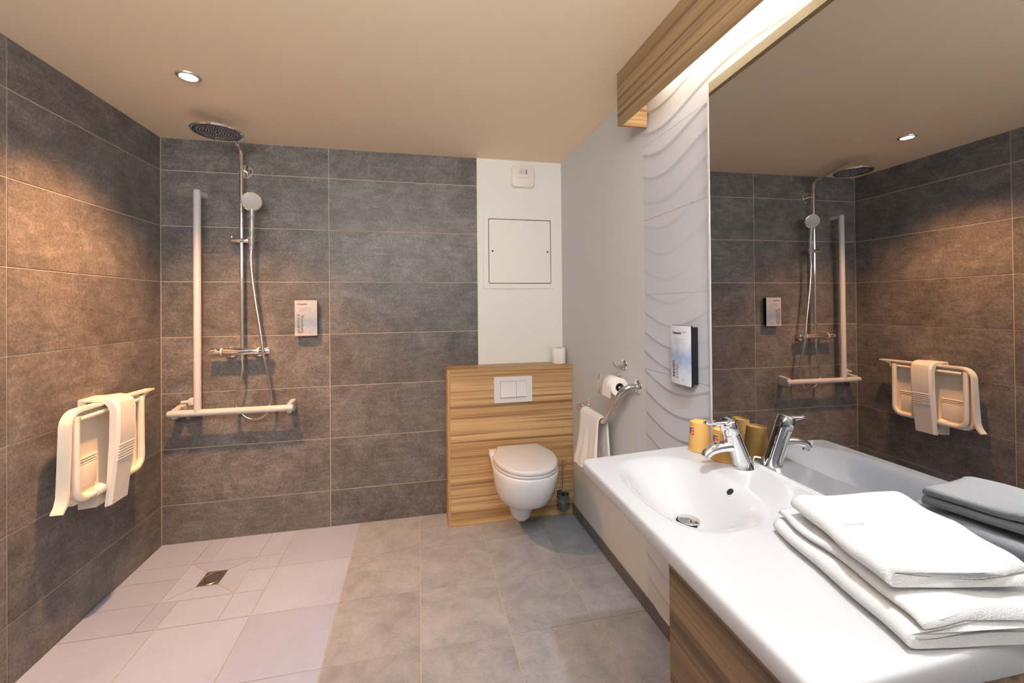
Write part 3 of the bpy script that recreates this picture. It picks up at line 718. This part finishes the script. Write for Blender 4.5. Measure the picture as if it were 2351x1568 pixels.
# frame tube round the sides and bottom
fr = []
r0 = 0.055; yA, yB_, zT, zB = SYN + 0.032, SYF - 0.032, 0.945, SZ0 + 0.020
fr.append((0.094, yA, zT))
for k in range(0, 9):
    a = PI + (PI / 2) * k / 8; fr.append((0.097, yA + r0 + r0 * math.cos(a), zB + r0 + r0 * math.sin(a)))
for k in range(0, 9):
    a = 1.5 * PI + (PI / 2) * k / 8; fr.append((0.097, yB_ - r0 + r0 * math.cos(a), zB + r0 + r0 * math.sin(a)))
fr.append((0.094, yB_, zT))
obj('frame_tube', TUBE([ST(*p) for p in fr], 0.0145, 16), 'seat_plastic', st)
obj('top_tube', TUBE([ST(0.092, yA + 0.02, 0.930), ST(0.092, yB_ - 0.02, 0.930)], 0.011, 14), 'seat_plastic', st)
# flat lips: along the top (reaching past the far side) and down the near side
bm = bmesh.new()
rim_path = [(-0.262, 0.962), (-0.45, 0.964), (-0.62, 0.966), (-0.755, 0.967)]
for k in range(1, 8):
    a = PI / 2 + (PI / 2 - 0.08) * k / 7; rim_path.append((-0.760 + 0.062 * math.cos(a), 0.905 + 0.062 * math.sin(a)))
rim_path += [(-0.827, 0.80), (-0.832, 0.70), (-0.836, 0.635), (-0.846, 0.603), (-0.866, 0.578)]
rp_ = [Vector((u, v, 0)) for u, v in rim_path]; oa, ob = [], []
for k, p in enumerate(rp_):
    d = (rp_[min(k + 1, len(rp_) - 1)] - rp_[max(k - 1, 0)]).normalized(); nn = Vector((-d.y, d.x, 0))
    t_ = 0.0055 if 0 < k < len(rp_) - 1 else 0.004
    oa.append(((p + nn * t_).x, (p + nn * t_).y)); ob.append(((p - nn * t_).x, (p - nn * t_).y))
prism(bm, oa + ob[::-1], lambda u, v, d: ST(d, u, v), 0.062, 0.104)
obj('rim_lip', bm, 'seat_plastic', st, sharp=0.7)
bm = bmesh.new()
prism(bm, [(-0.262, 0.958), (-0.34, 0.956), (-0.34, 0.915), (-0.328, 0.940), (-0.300, 0.952)], lambda u, v, d: ST(d, u, v), 0.066, 0.098)
obj('lip_gusset', bm, 'seat_plastic', st)
for k in range(3):
    obj('rib', TUBE([ST(0.0735, SYN + 0.055, 0.728 + k * 0.011), ST(0.0735, -0.636, 0.728 + k * 0.011)], 0.0042, 8), 'seat_plastic', st)
    obj('rib', TUBE([ST(0.0735, -0.514, 0.728 + k * 0.011), ST(0.0735, SYF - 0.055, 0.728 + k * 0.011)], 0.0042, 8), 'seat_plastic', st)
# lower bulge of the shell on both sides of the leg
for a, b in ((SYN + 0.058, -0.640), (-0.510, SYF - 0.058)):
    obj('shell_bulge', BOX(0.066, 0.078, ST(0, a, 0)[1], ST(0, b, 0)[1], 0.625 - 0.5, 0.724 - 0.5, bev=0.005), 'seat_plastic', st)
# folded supporting leg: a strap over the top and down the front
bm = bmesh.new()
outer_ = [(0.030, 0.985), (0.10, 0.992), (0.135, 0.985), (0.155, 0.965), (0.163, 0.935), (0.160, 0.80), (0.150, 0.70), (0.128, 0.51), (0.118, 0.505)]
inner_ = [(0.106, 0.512), (0.112, 0.56), (0.118, 0.70), (0.124, 0.80), (0.126, 0.93), (0.118, 0.952), (0.10, 0.974), (0.030, 0.974)]
ya, yb3 = -0.640, -0.512
secs = []
for y, ins in ((ya, 0.012), (ya + 0.012, 0.0), (yb3 - 0.012, 0.0), (yb3, 0.012)):
    secs.append([ST(x - ins * (0.8 if i < len(outer_) else 0), y, z - (ins * 0.4 if z > 0.96 and i < len(outer_) else 0)) for i, (x, z) in enumerate(outer_ + inner_)])
ring_loft(bm, secs)
lg = obj('support_leg', bm, 'white_plastic', st, sharp=0.5)
for k in range(6):
    z = 0.705 + k * 0.013; xx = 0.1505 + (z - 0.70) * 0.10
    obj('ridge', BOX(xx - 0.004, xx + 0.0028, ST(0, ya, 0)[1] + 0.010, ST(0, yb3, 0)[1] - 0.010, z - 0.5, z - 0.5 + 0.0055, bev=0.0015, seg=1), 'white_plastic', lg)
obj('leg_sleeve', TUBE([ST(0.097, -0.650, zB + 0.004), ST(0.097, -0.690, zB)], [0.024, 0.020], 16), 'white_plastic', lg)
bm = bmesh.new()
prism(bm, [(0.001, 0.500), (0.070, 0.506), (0.092, 0.56), (0.060, 0.62), (0.030, 0.985), (0.001, 0.985)], lambda u, v, d: ST(u, d, v), -0.632, -0.520)
obj('wall_bracket', bm, 'seat_plastic', st)

# floor drain
dn = thing('floor_drain', 'square steel shower drain with a ring of slots', 'drain', ((DX0 + DX1) / 2, (DY0 + DY1) / 2, -0.0024))
dhx, dhy = (DX1 - DX0) / 2 - 0.001, (DY1 - DY0) / 2 - 0.001
obj('plate', BOX(-dhx, dhx, -dhy, dhy, 0, 0.0032, bev=0.0008, seg=1), 'steel_brushed', dn)
E_ = Matrix.Diagonal((0.98, 1.22, 1, 1))
bm = LATHE([(0.0395, 0.0033), (0.042, 0.0046), (0.044, 0.0046), (0.0455, 0.0033)], 48); bm.transform(E_)
obj('rim', bm, 'chrome_satin', dn)
bm = LATHE([(0.0, 0.0040), (0.0385, 0.0040), (0.0388, 0.0033), (0.0, 0.0033)], 48); bm.transform(E_)
gt = obj('grate', bm, 'steel_brushed', dn)
bm = bmesh.new()
for k in range(26):
    a = 2 * PI * k / 26; da = 0.062
    q = [(0.030, a - da), (0.0355, a - da), (0.0355, a + da), (0.030, a + da)]
    prism(bm, [(r * math.cos(t) * 0.98, r * math.sin(t) * 1.22) for r, t in q], lambda u, v, d: (u, v, d), 0.0039, 0.0043)
obj('slots', bm, 'dark_hole', gt)

# dispensers: printed front sheet on a black body; built facing -y, then turned
def dispenser(loc, rotz, label, wd, ht_, depth, print_m, words):
    t = thing('soap_dispenser', label, 'dispenser', loc, rotz)
    hw_, hh_ = wd / 2, ht_ / 2
    bm = bmesh.new()
    prism(bm, [(-hw_ * 0.86, 0), (hw_ * 0.86, 0), (hw_ * 0.92, -depth * 0.8), (-hw_ * 0.92, -depth * 0.8)], lambda u, v, d: (u, v - 0.0005, d), -hh_ * 0.93, hh_ * 0.95)
    obj('body', bm, 'black_plastic', t)
    n = 10
    def front(u): return -depth - 0.006 * math.cos(u / hw_ * PI / 2)
    bm = bmesh.new()
    poly = [(-hw_ + wd * k / n, front(-hw_ + wd * k / n)) for k in range(n + 1)] + [(hw_, -depth * 0.80), (-hw_, -depth * 0.80)]
    prism(bm, poly, lambda u, v, d: (u, v, d), -hh_, hh_)
    obj('cover_shell', bm, 'black_plastic', t)
    bm = bmesh.new()
    poly = [(-hw_ + wd * k / n, front(-hw_ + wd * k / n) - 0.0016) for k in range(n + 1)] + [(hw_ - wd * k / n, front(hw_ - wd * k / n) - 0.0002) for k in range(n + 1)]
    prism(bm, poly, lambda u, v, d: (u, v, d), -hh_ + 0.001, hh_ - 0.001)
    sh_ = obj('printed_sheet', bm, print_m, t)
    RX = Matrix.Rotation(PI / 2, 4, 'X')          # text plane -> facing -y
    for body, size, u, v, rot, m, bold in words:
        M = Matrix.Translation((u, front(u) - 0.0024 - 0.0012 * abs(u) / hw_ - 0.0003, v)) @ RX @ Matrix.Rotation(rot, 4, 'Z')
        lt = text_part('lettering', body, size, m, sh_, M, bold=bold)
        y_mid = sum(v.co.y for v in lt.data.vertices) / len(lt.data.vertices)
        for v in lt.data.vertices: v.co.y = front(v.co.x) - 0.0020 + (v.co.y - y_mid)      # follow the curved sheet
    def bar(u0, u1, v, h, m):
        f = min(front(u0), front(u1), front((u0 + u1) / 2)) - 0.0018
        obj('print_line', BOX(u0, u1, f - 0.0002, f, v, v + h), m, sh_)
    bar(hw_ * 0.16, hw_ * 0.74, hh_ * 0.77, ht_ * 0.022, 'print_pale')
    for k in range(4): bar(-hw_ * 0.60, hw_ * (0.55 if k < 1 else 0.2), hh_ * (0.54 - 0.055 * k), ht_ * 0.004, 'print_grey')
    # recycling mark
    f = front(hw_ * 0.35) - 0.0019
    bm = bmesh.new(); tube(bm, [(hw_ * 0.35 + 0.0045 * math.cos(a), f, -hh_ * 0.82 + 0.0045 * math.sin(a)) for a in [0.5 + k * 0.5 for k in range(9)]], 0.0012, 6)
    obj('recycling_mark', bm, 'print_grey', sh_)
    return t
dispenser((0.7995, 0.0, 1.3225), 0.0, 'white and pale blue shampoo dispenser on the dark tiled wall', 0.129, 0.222, 0.040, 'print_shampoo',
          [('Campanile', 0.0135, -0.050, 0.082, 0, 'print_black', 0.0002), ('gel douche &', 0.0225, -0.036, -0.094, PI / 2, 'print_rose', 0.0002), ('shampooing', 0.0225, -0.016, -0.094, PI / 2, 'print_rose', 0.0002)])
dispenser((WX - 0.009, -1.468, 1.197), -PI / 2, 'white and blue soap dispenser with black sides beside the mirror', 0.122, 0.222, 0.034, 'print_soap',
          [('Campanile', 0.0145, -0.050, 0.078, 0, 'print_black', 0.0002), ('savon', 0.028, -0.034, -0.088, PI / 2, 'print_black', 0.0005), ('soap', 0.030, -0.010, -0.090, PI / 2, 'print_grey', 0.0)])

# ================================================================== VANITY
# mirror
my0, my1, mz0, mz1 = -1.622, -2.62, 0.916, 2.135
mi = thing('wall_mirror', 'large frameless wall mirror with polished edge above the basin', 'mirror', vloc(MX, -2.1, mz0), TH)
def MI(y): return y + 2.1
obj('glass', BOX(0.0, 0.005, MI(my1), MI(my0) - 0.011, 0.006, mz1 - mz0), 'mirror_glass', mi)
obj('backing', BOX(0.0055, 0.018, MI(my1) + 0.02, MI(my0) - 0.02, 0.02, mz1 - mz0 - 0.02), 'black_plastic', mi)
obj('polished_edge', BOX(-0.0006, 0.005, MI(my0) - 0.0108, MI(my0), 0.0, mz1 - mz0, bev=0.0012, seg=1), 'mirror_bevel', mi)
obj('bottom_edge', BOX(-0.0006, 0.005, MI(my1), MI(my0) - 0.011, 0.0, 0.0058), 'mirror_bevel', mi)

# counter with moulded basin, in vanity coordinates
CX0, CX1, CYF, CYN = 1.985, MX + 0.0, -1.617, -2.462
SLOPE = math.atan(0.0210 / 0.44)
def deck(x): return 0.8955 + 0.0210 * max(0.0, min(1.0, (x - 1.985) / 0.44))
BCX, BCY, BRX, BRY, BD = 2.165, -1.895, 0.150, 0.232, 0.095
def basin_drop(x, y):
    # D-shaped bowl: straight, steep back wall; gentle front
    dx = (x - BCX) / (BRX if x > BCX else BRX * 0.93); dy = (y - BCY) / BRY
    e = (abs(dx) ** 2.8 + abs(dy) ** 2.6) ** (1 / 2.7)
    t = max(0.0, 1.0 - e)
    return BD * (1 - (1 - smooth(min(1.0, t / 0.92))) ** 1.25)
vb = thing('washbasin_counter', 'white moulded washbasin counter with rounded corners below the mirror', 'washbasin', vloc(2.2, -2.04, 0.857), TH)
def VB(x, y, z): return (x - 2.2, y + 2.04, z - 0.857)
bm = bmesh.new()
nx, ny = 92, 150
RC = 0.022
def cpos(i, j):
    x = CX0 + (CX1 - CX0) * i / nx; y = CYF + (CYN - CYF) * j / ny
    return x, y
def round_xy(x, y):
    # rounded front corners
    for cy, s in ((CYF - RC, 1), (CYN + RC, -1)):
        dx, dy = CX0 + RC - x, (y - cy) * s
        if dx > 0 and dy > 0:
            m_ = max(dx, dy); l = math.hypot(dx, dy)
            if l > 1e-9: x = CX0 + RC - dx * m_ / l; y = cy + s * dy * m_ / l
    return x, y
def edge_drop(x, y):
    d = min(x - CX0, CYF - y, y - CYN)
    r = 0.009
    return 0.0 if d > r else r - math.sqrt(max(0.0, r * r - (r - d) ** 2))
import bisect
xs = sorted({round(CX0 + (CX1 - CX0) * i / nx, 5) for i in range(nx + 1)} | {round(CX0 + e, 5) for e in (0.0008, 0.002, 0.004, 0.0065, 0.009)})
ys = sorted({round(CYF + (CYN - CYF) * i / ny, 5) for i in range(ny + 1)} | {round(CYF - e, 5) for e in (0.0008, 0.002, 0.004, 0.0065, 0.009)} | {round(CYN + e, 5) for e in (0.0008, 0.002, 0.004, 0.0065, 0.009)})
grid = []
for x in xs:
    row = []
    for y in ys:
        z = deck(x) - edge_drop(x, y) - basin_drop(x, y)
        px, py = round_xy(x, y)
        row.append(bm.verts.new(VB(px, py, z)))
    grid.append(row)
for i in range(len(xs) - 1):
    for j in range(len(ys) - 1): bm.faces.new((grid[i][j], grid[i + 1][j], grid[i + 1][j + 1], grid[i][j + 1]))
def rim_of(g): return [g[i][0] for i in range(len(xs))] + [g[-1][j] for j in range(1, len(ys))] + [g[i][-1] for i in range(len(xs) - 2, -1, -1)] + [g[0][j] for j in range(len(ys) - 2, 0, -1)]
# underside: flat, with the shell of the bowl hanging below it
under = []
for i, x in enumerate(xs):
    row = []
    for j, y in enumerate(ys):
        v = grid[i][j].co
        row.append(bm.verts.new((v.x * 0.985, v.y * 0.988, min(0.0, v.z - 0.012))))
    under.append(row)
for i in range(len(xs) - 1):
    for j in range(len(ys) - 1): bm.faces.new((under[i][j], under[i][j + 1], under[i + 1][j + 1], under[i + 1][j]))
rim, r2 = rim_of(grid), rim_of(under)
r1 = [bm.verts.new((v.co.x, v.co.y, 0.006)) for v in rim]
n = len(rim)
for i in range(n):
    j = (i + 1) % n
    bm.faces.new((rim[i], rim[j], r1[j], r1[i])); bm.faces.new((r1[i], r1[j], r2[j], r2[i]))
obj('counter', bm, 'basin_white', vb, sharp=1.0)
dzc = deck(2.185) - basin_drop(2.185, -1.892)
obj('waste_gap', LATHE([(0.024, 0.0012), (0.0335, 0.0012), (0.0335, -0.002), (0.024, -0.002), (0.024, 0.0012)], 36, VB(2.185, -1.892, dzc)), 'dark_hole', vb)
obj('waste_plug', LATHE([(0.0, 0.009), (0.020, 0.0085), (0.0285, 0.006), (0.029, 0.0045), (0.0, 0.0045)], 36, VB(2.185, -1.892, dzc)), 'chrome', vb)
# overflow in the back wall of the bowl
oy = -1.925; ox = 2.285
best = min((abs((deck(x_) - basin_drop(x_, oy)) - 0.893), x_) for x_ in [2.2 + 0.001 * k for k in range(120)]); ox = best[1]
gz = lambda x_: deck(x_) - basin_drop(x_, oy)
nv = Vector((-(gz(ox + 0.002) - gz(ox - 0.002)) / 0.004, 0, 1)).normalized()
obj('overflow_ring', LATHE([(0.0095, -0.002), (0.0098, 0.0016), (0.0125, 0.0016), (0.0135, -0.002)], 28, VB(ox, oy, gz(ox)), nv), 'basin_white', vb)
obj('overflow_hole', LATHE([(0.0, 0.0009), (0.0098, 0.0009), (0.0098, -0.002), (0.0, -0.002)], 28, VB(ox, oy, gz(ox)), nv), 'dark_hole', vb)

# cabinet under the near part of the counter
vc = thing('vanity_cabinet', 'dark striped wood cabinet under the near end of the counter', 'cabinet', vloc(2.25, -2.262, 0.0), TH)
def VC(x, y): return x - 2.25, y + 2.262
x0c, y0c = VC(2.008, -2.455); x1c, y1c = VC(2.435, -2.085)
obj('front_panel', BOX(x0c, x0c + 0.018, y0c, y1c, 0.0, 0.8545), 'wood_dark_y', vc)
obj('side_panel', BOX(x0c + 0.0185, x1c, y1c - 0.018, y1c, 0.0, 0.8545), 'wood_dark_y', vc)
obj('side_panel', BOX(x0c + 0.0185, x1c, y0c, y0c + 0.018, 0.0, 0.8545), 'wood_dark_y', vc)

# tap
FX, FY = 2.398, -1.832
ft = thing('basin_tap', 'chrome single lever basin tap leaning over the bowl', 'tap', vloc(FX, FY, deck(FX)), TH)
lean = Vector((-0.40, 0.0, 1.0)).normalized()
p0 = Vector((0.004, 0, -0.002)); Ltot = 0.150
def along(t): return p0 + lean * (Ltot * t)
aL = Vector((0, 1, 0)); bL = lean.cross(aL).normalized()
def disc(c, r, flat=None):
    pts = []
    for k in range(36):
        a = 2 * PI * k / 36
        p = c + (aL * math.cos(a) + bL * math.sin(a)) * r
        if flat is not None: p = p + lean * ((flat - p.z) / lean.z)
        pts.append(p)
    return pts
bm = bmesh.new()
ring_loft(bm, [disc(along(0), 0.0295, 0.0), disc(along(0.03), 0.0275, 0.006), disc(along(0.14), 0.0255), disc(along(0.45), 0.0245), disc(along(0.745), 0.0240), disc(along(0.75), 0.0232)])
obj('body', bm, 'chrome', ft, sharp=0.8)
bm = bmesh.new()
ring_loft(bm, [disc(along(0.758), 0.0238), disc(along(0.765), 0.0246), disc(along(0.99), 0.0240), disc(along(1.005), 0.0225), disc(along(1.01), 0.019)])
hn = obj('handle_cap', bm, 'chrome', ft, sharp=0.8)
bm = bmesh.new()
c = along(0.93)
prof = [(0.010, 0.006, 0.012, 0.004), (0.0, 0.006, 0.012, 0.004)]
rr = []
for t, hw_, th_ in ((0.0, 0.014, 0.008), (0.25, 0.0125, 0.007), (0.6, 0.0105, 0.0045), (0.95, 0.0095, 0.0032), (1.0, 0.0075, 0.002)):
    cc = c + Vector((-0.012 - 0.062 * t, 0, 0.004 + 0.003 * t * t))
    rr.append([cc + Vector((0, u, v)) for u, v in rrect(2 * hw_, 2 * th_, min(hw_, th_) * 0.9, 4)])
ring_loft(bm, rr); obj('lever', bm, 'chrome', hn, sharp=1.0)
bm = bmesh.new()
c = along(0.47); rr = []
for t, hw_, th_, dz, tw in ((0.0, 0.018, 0.016, 0.0, 0), (0.25, 0.0165, 0.0150, 0.001, 0), (0.55, 0.0160, 0.0140, -0.001, 0), (0.8, 0.0158, 0.0135, -0.006, 0.35), (0.95, 0.0150, 0.0125, -0.014, 0.9), (1.0, 0.0140, 0.0115, -0.021, 1.35)):
    cc = c + Vector((-0.010 - 0.088 * t, 0, dz)); ct, sn = math.cos(tw), math.sin(tw)
    rr.append([cc + Vector((sn * v * -1, u, ct * v)) for u, v in rrect(2 * hw_, 2 * th_, th_ * 0.93, 6)])
ring_loft(bm, rr); sp_ = obj('spout', bm, 'chrome', ft, sharp=0.9)
cc = c + Vector((-0.095, 0, -0.024))
obj('aerator', LATHE([(0.0, 0.0), (0.0095, 0.0), (0.0105, 0.003), (0.0105, 0.012), (0.0, 0.012)], 20, cc + Vector((0, 0, -0.006))), 'chrome_satin', sp_)
obj('pull_rod', TUBE(catmull([(0.032, -0.004, 0.0), (0.032, -0.004, 0.022), (0.036, -0.006, 0.029), (0.046, -0.016, 0.029)], 5), 0.0024, 10), 'chrome', ft)

# upturned paper cups
def paper_cup(x, y, rot, label):
    t = thing('paper_cup', label, 'cup', vloc(x, y, deck(x) + 0.0003), TH + rot, 'upturned kraft paper cups')
    h, rb, rt = 0.092, 0.0365, 0.0275
    t.rotation_euler = (0, -SLOPE, TH + rot)
    obj('wall', LATHE([(rb - 0.001, 0.002), (rb, 0.002), (rt, h), (rt - 0.002, h), (rt - 0.0024, h - 0.006)], 48), 'kraft', t)
    obj('rolled_rim', LATHE([(rb - 0.001, 0.0003), (rb + 0.0018, 0.0005), (rb + 0.0024, 0.0022), (rb + 0.0016, 0.004), (rb - 0.001, 0.0038), (rb - 0.001, 0.0003)], 48), 'kraft', t)
    obj('base', LATHE([(0.0, h - 0.0055), (rt - 0.0012, h - 0.0055), (rt - 0.0012, h - 0.0065), (0.0, h - 0.0065)], 40), 'kraft_base', t)
    def patch(a0, a1, z0, z1, m, nm='printed_mark'):
        bm = bmesh.new(); n = 6; rows = []
        for z in (z0, z1):
            r = rb + (rt - rb) * (z - 0.002) / (h - 0.002) + 0.0004
            rows.append([bm.verts.new((r * math.cos(a0 + (a1 - a0) * k / n), r * math.sin(a0 + (a1 - a0) * k / n), z)) for k in range(n + 1)])
        for k in range(n): bm.faces.new((rows[0][k], rows[0][k + 1], rows[1][k + 1], rows[1][k]))
        obj(nm, bm, m, t)
    a = math.radians(-178)
    patch(a - 0.30, a + 0.02, 0.056, 0.072, 'print_blue'); patch(a + 0.02, a + 0.36, 0.052, 0.068, 'print_red')
    patch(a - 0.30, a + 0.36, 0.0722, 0.0745, 'print_black')
    patch(a + 0.09, a + 0.16, 0.055, 0.065, 'kraft_base'); patch(a + 0.21, a + 0.30, 0.058, 0.0605, 'kraft_base')
paper_cup(2.376, -1.668, 0.0, 'upturned kraft paper cup nearest the soap dispenser')
paper_cup(2.392, -1.760, 0.05, 'upturned kraft paper cup standing half behind the tap')

# folded towels: a strip of terry laid in folds, fold edges to the left
def folded_towel(name, label, loc, rot, W_, L_, layers, th, seed, wrap):
    rnd = random.Random(seed)
    # centre line of the folds in the (w, z) plane
    path = []
    gap = th * 1.06
    zc = th / 2
    right = W_ / 2
    for k in range(layers):
        left = -W_ / 2 + th * 0.6 + (layers - 1 - k) * th * (0.30 if wrap else 0.1) * 0
        span = [(-W_ / 2 + th * 0.75) + (W_ - th * 0.75) * q / 16 for q in range(17)]
        zz = zc + k * gap
        line = [(s, zz + 0.0022 * math.sin(s * 31 + k + seed) * (0.4 + 0.6 * k)) for s in span]
        if k % 2 == 0: line = line[::-1]
        path += line
        if k < layers - 1:
            s = -1 if k % 2 == 0 else 1
            ex = (-W_ / 2 + th * 0.75) if s < 0 else W_ / 2
            for q in range(1, 6):
                a = PI * q / 6
                path.append((ex + s * math.sin(a) * gap * 0.62, zz + gap / 2 - math.cos(a) * gap / 2))
    P = [Vector((u, 0, v)) for u, v in path]
    A, B = [], []
    for i, p in enumerate(P):
        d = (P[min(i + 1, len(P) - 1)] - P[max(i - 1, 0)]).normalized(); nrm_ = Vector((-d.z, 0, d.x))
        A.append(p + nrm_ * th * 0.46); B.append(p - nrm_ * th * 0.46)
    # rounded free ends
    d0 = (P[0] - P[1]).normalized(); d1 = (P[-1] - P[-2]).normalized()
    prof = A + [P[-1] + d1 * th * 0.35] + B[::-1] + [P[0] + d0 * th * 0.35]
    bm = bmesh.new(); secs = []
    m = 26
    for q in range(m + 1):
        t = q / m; y = -L_ / 2 + L_ * t
        e = min(t, 1 - t); sq = 1 - 0.16 * (1 - smooth(e / 0.05))
        sec = []
        for i, p in enumerate(prof):
            lay = p.z / (layers * gap)
            wv = 0.004 * math.sin(5.1 * t + seed) + 0.0025 * math.sin(13 * t + 2 * lay)
            dz = 0.003 * math.sin(7 * t + p.x * 22 + seed) * lay
            yo = (0.010 * lay * math.sin(3.0 * p.x / W_ * 2 + seed)) * (1 if t < 0.5 else -0.5)
            zz = p.z * (1 - 0.12 * (1 - smooth(e / 0.06)) * lay) + dz
            sec.append((p.x + wv * (0.4 + lay), y + yo, max(0.0004, zz)))
        secs.append(sec)
    ring_loft(bm, secs)
    o = obj(name, bm, 'terry', None, sharp=1.5)
    o.location = loc; o.rotation_euler = (0, -SLOPE, rot)
    return tag(o, label, 'towel', 'folded white towels on the counter')
RT = math.radians(-14)
folded_towel('folded_towel', 'large folded white bath towel lying on the counter', (2.274, -2.312, deck(2.291) + 0.0028), RT, 0.215, 0.305, 3, 0.0170, 1, True)
folded_towel('folded_towel', 'smaller folded white towel on top of the bath towel', (2.268, -2.316, deck(2.285) + 0.0660), RT - 0.03, 0.190, 0.240, 2, 0.0170, 4, True)
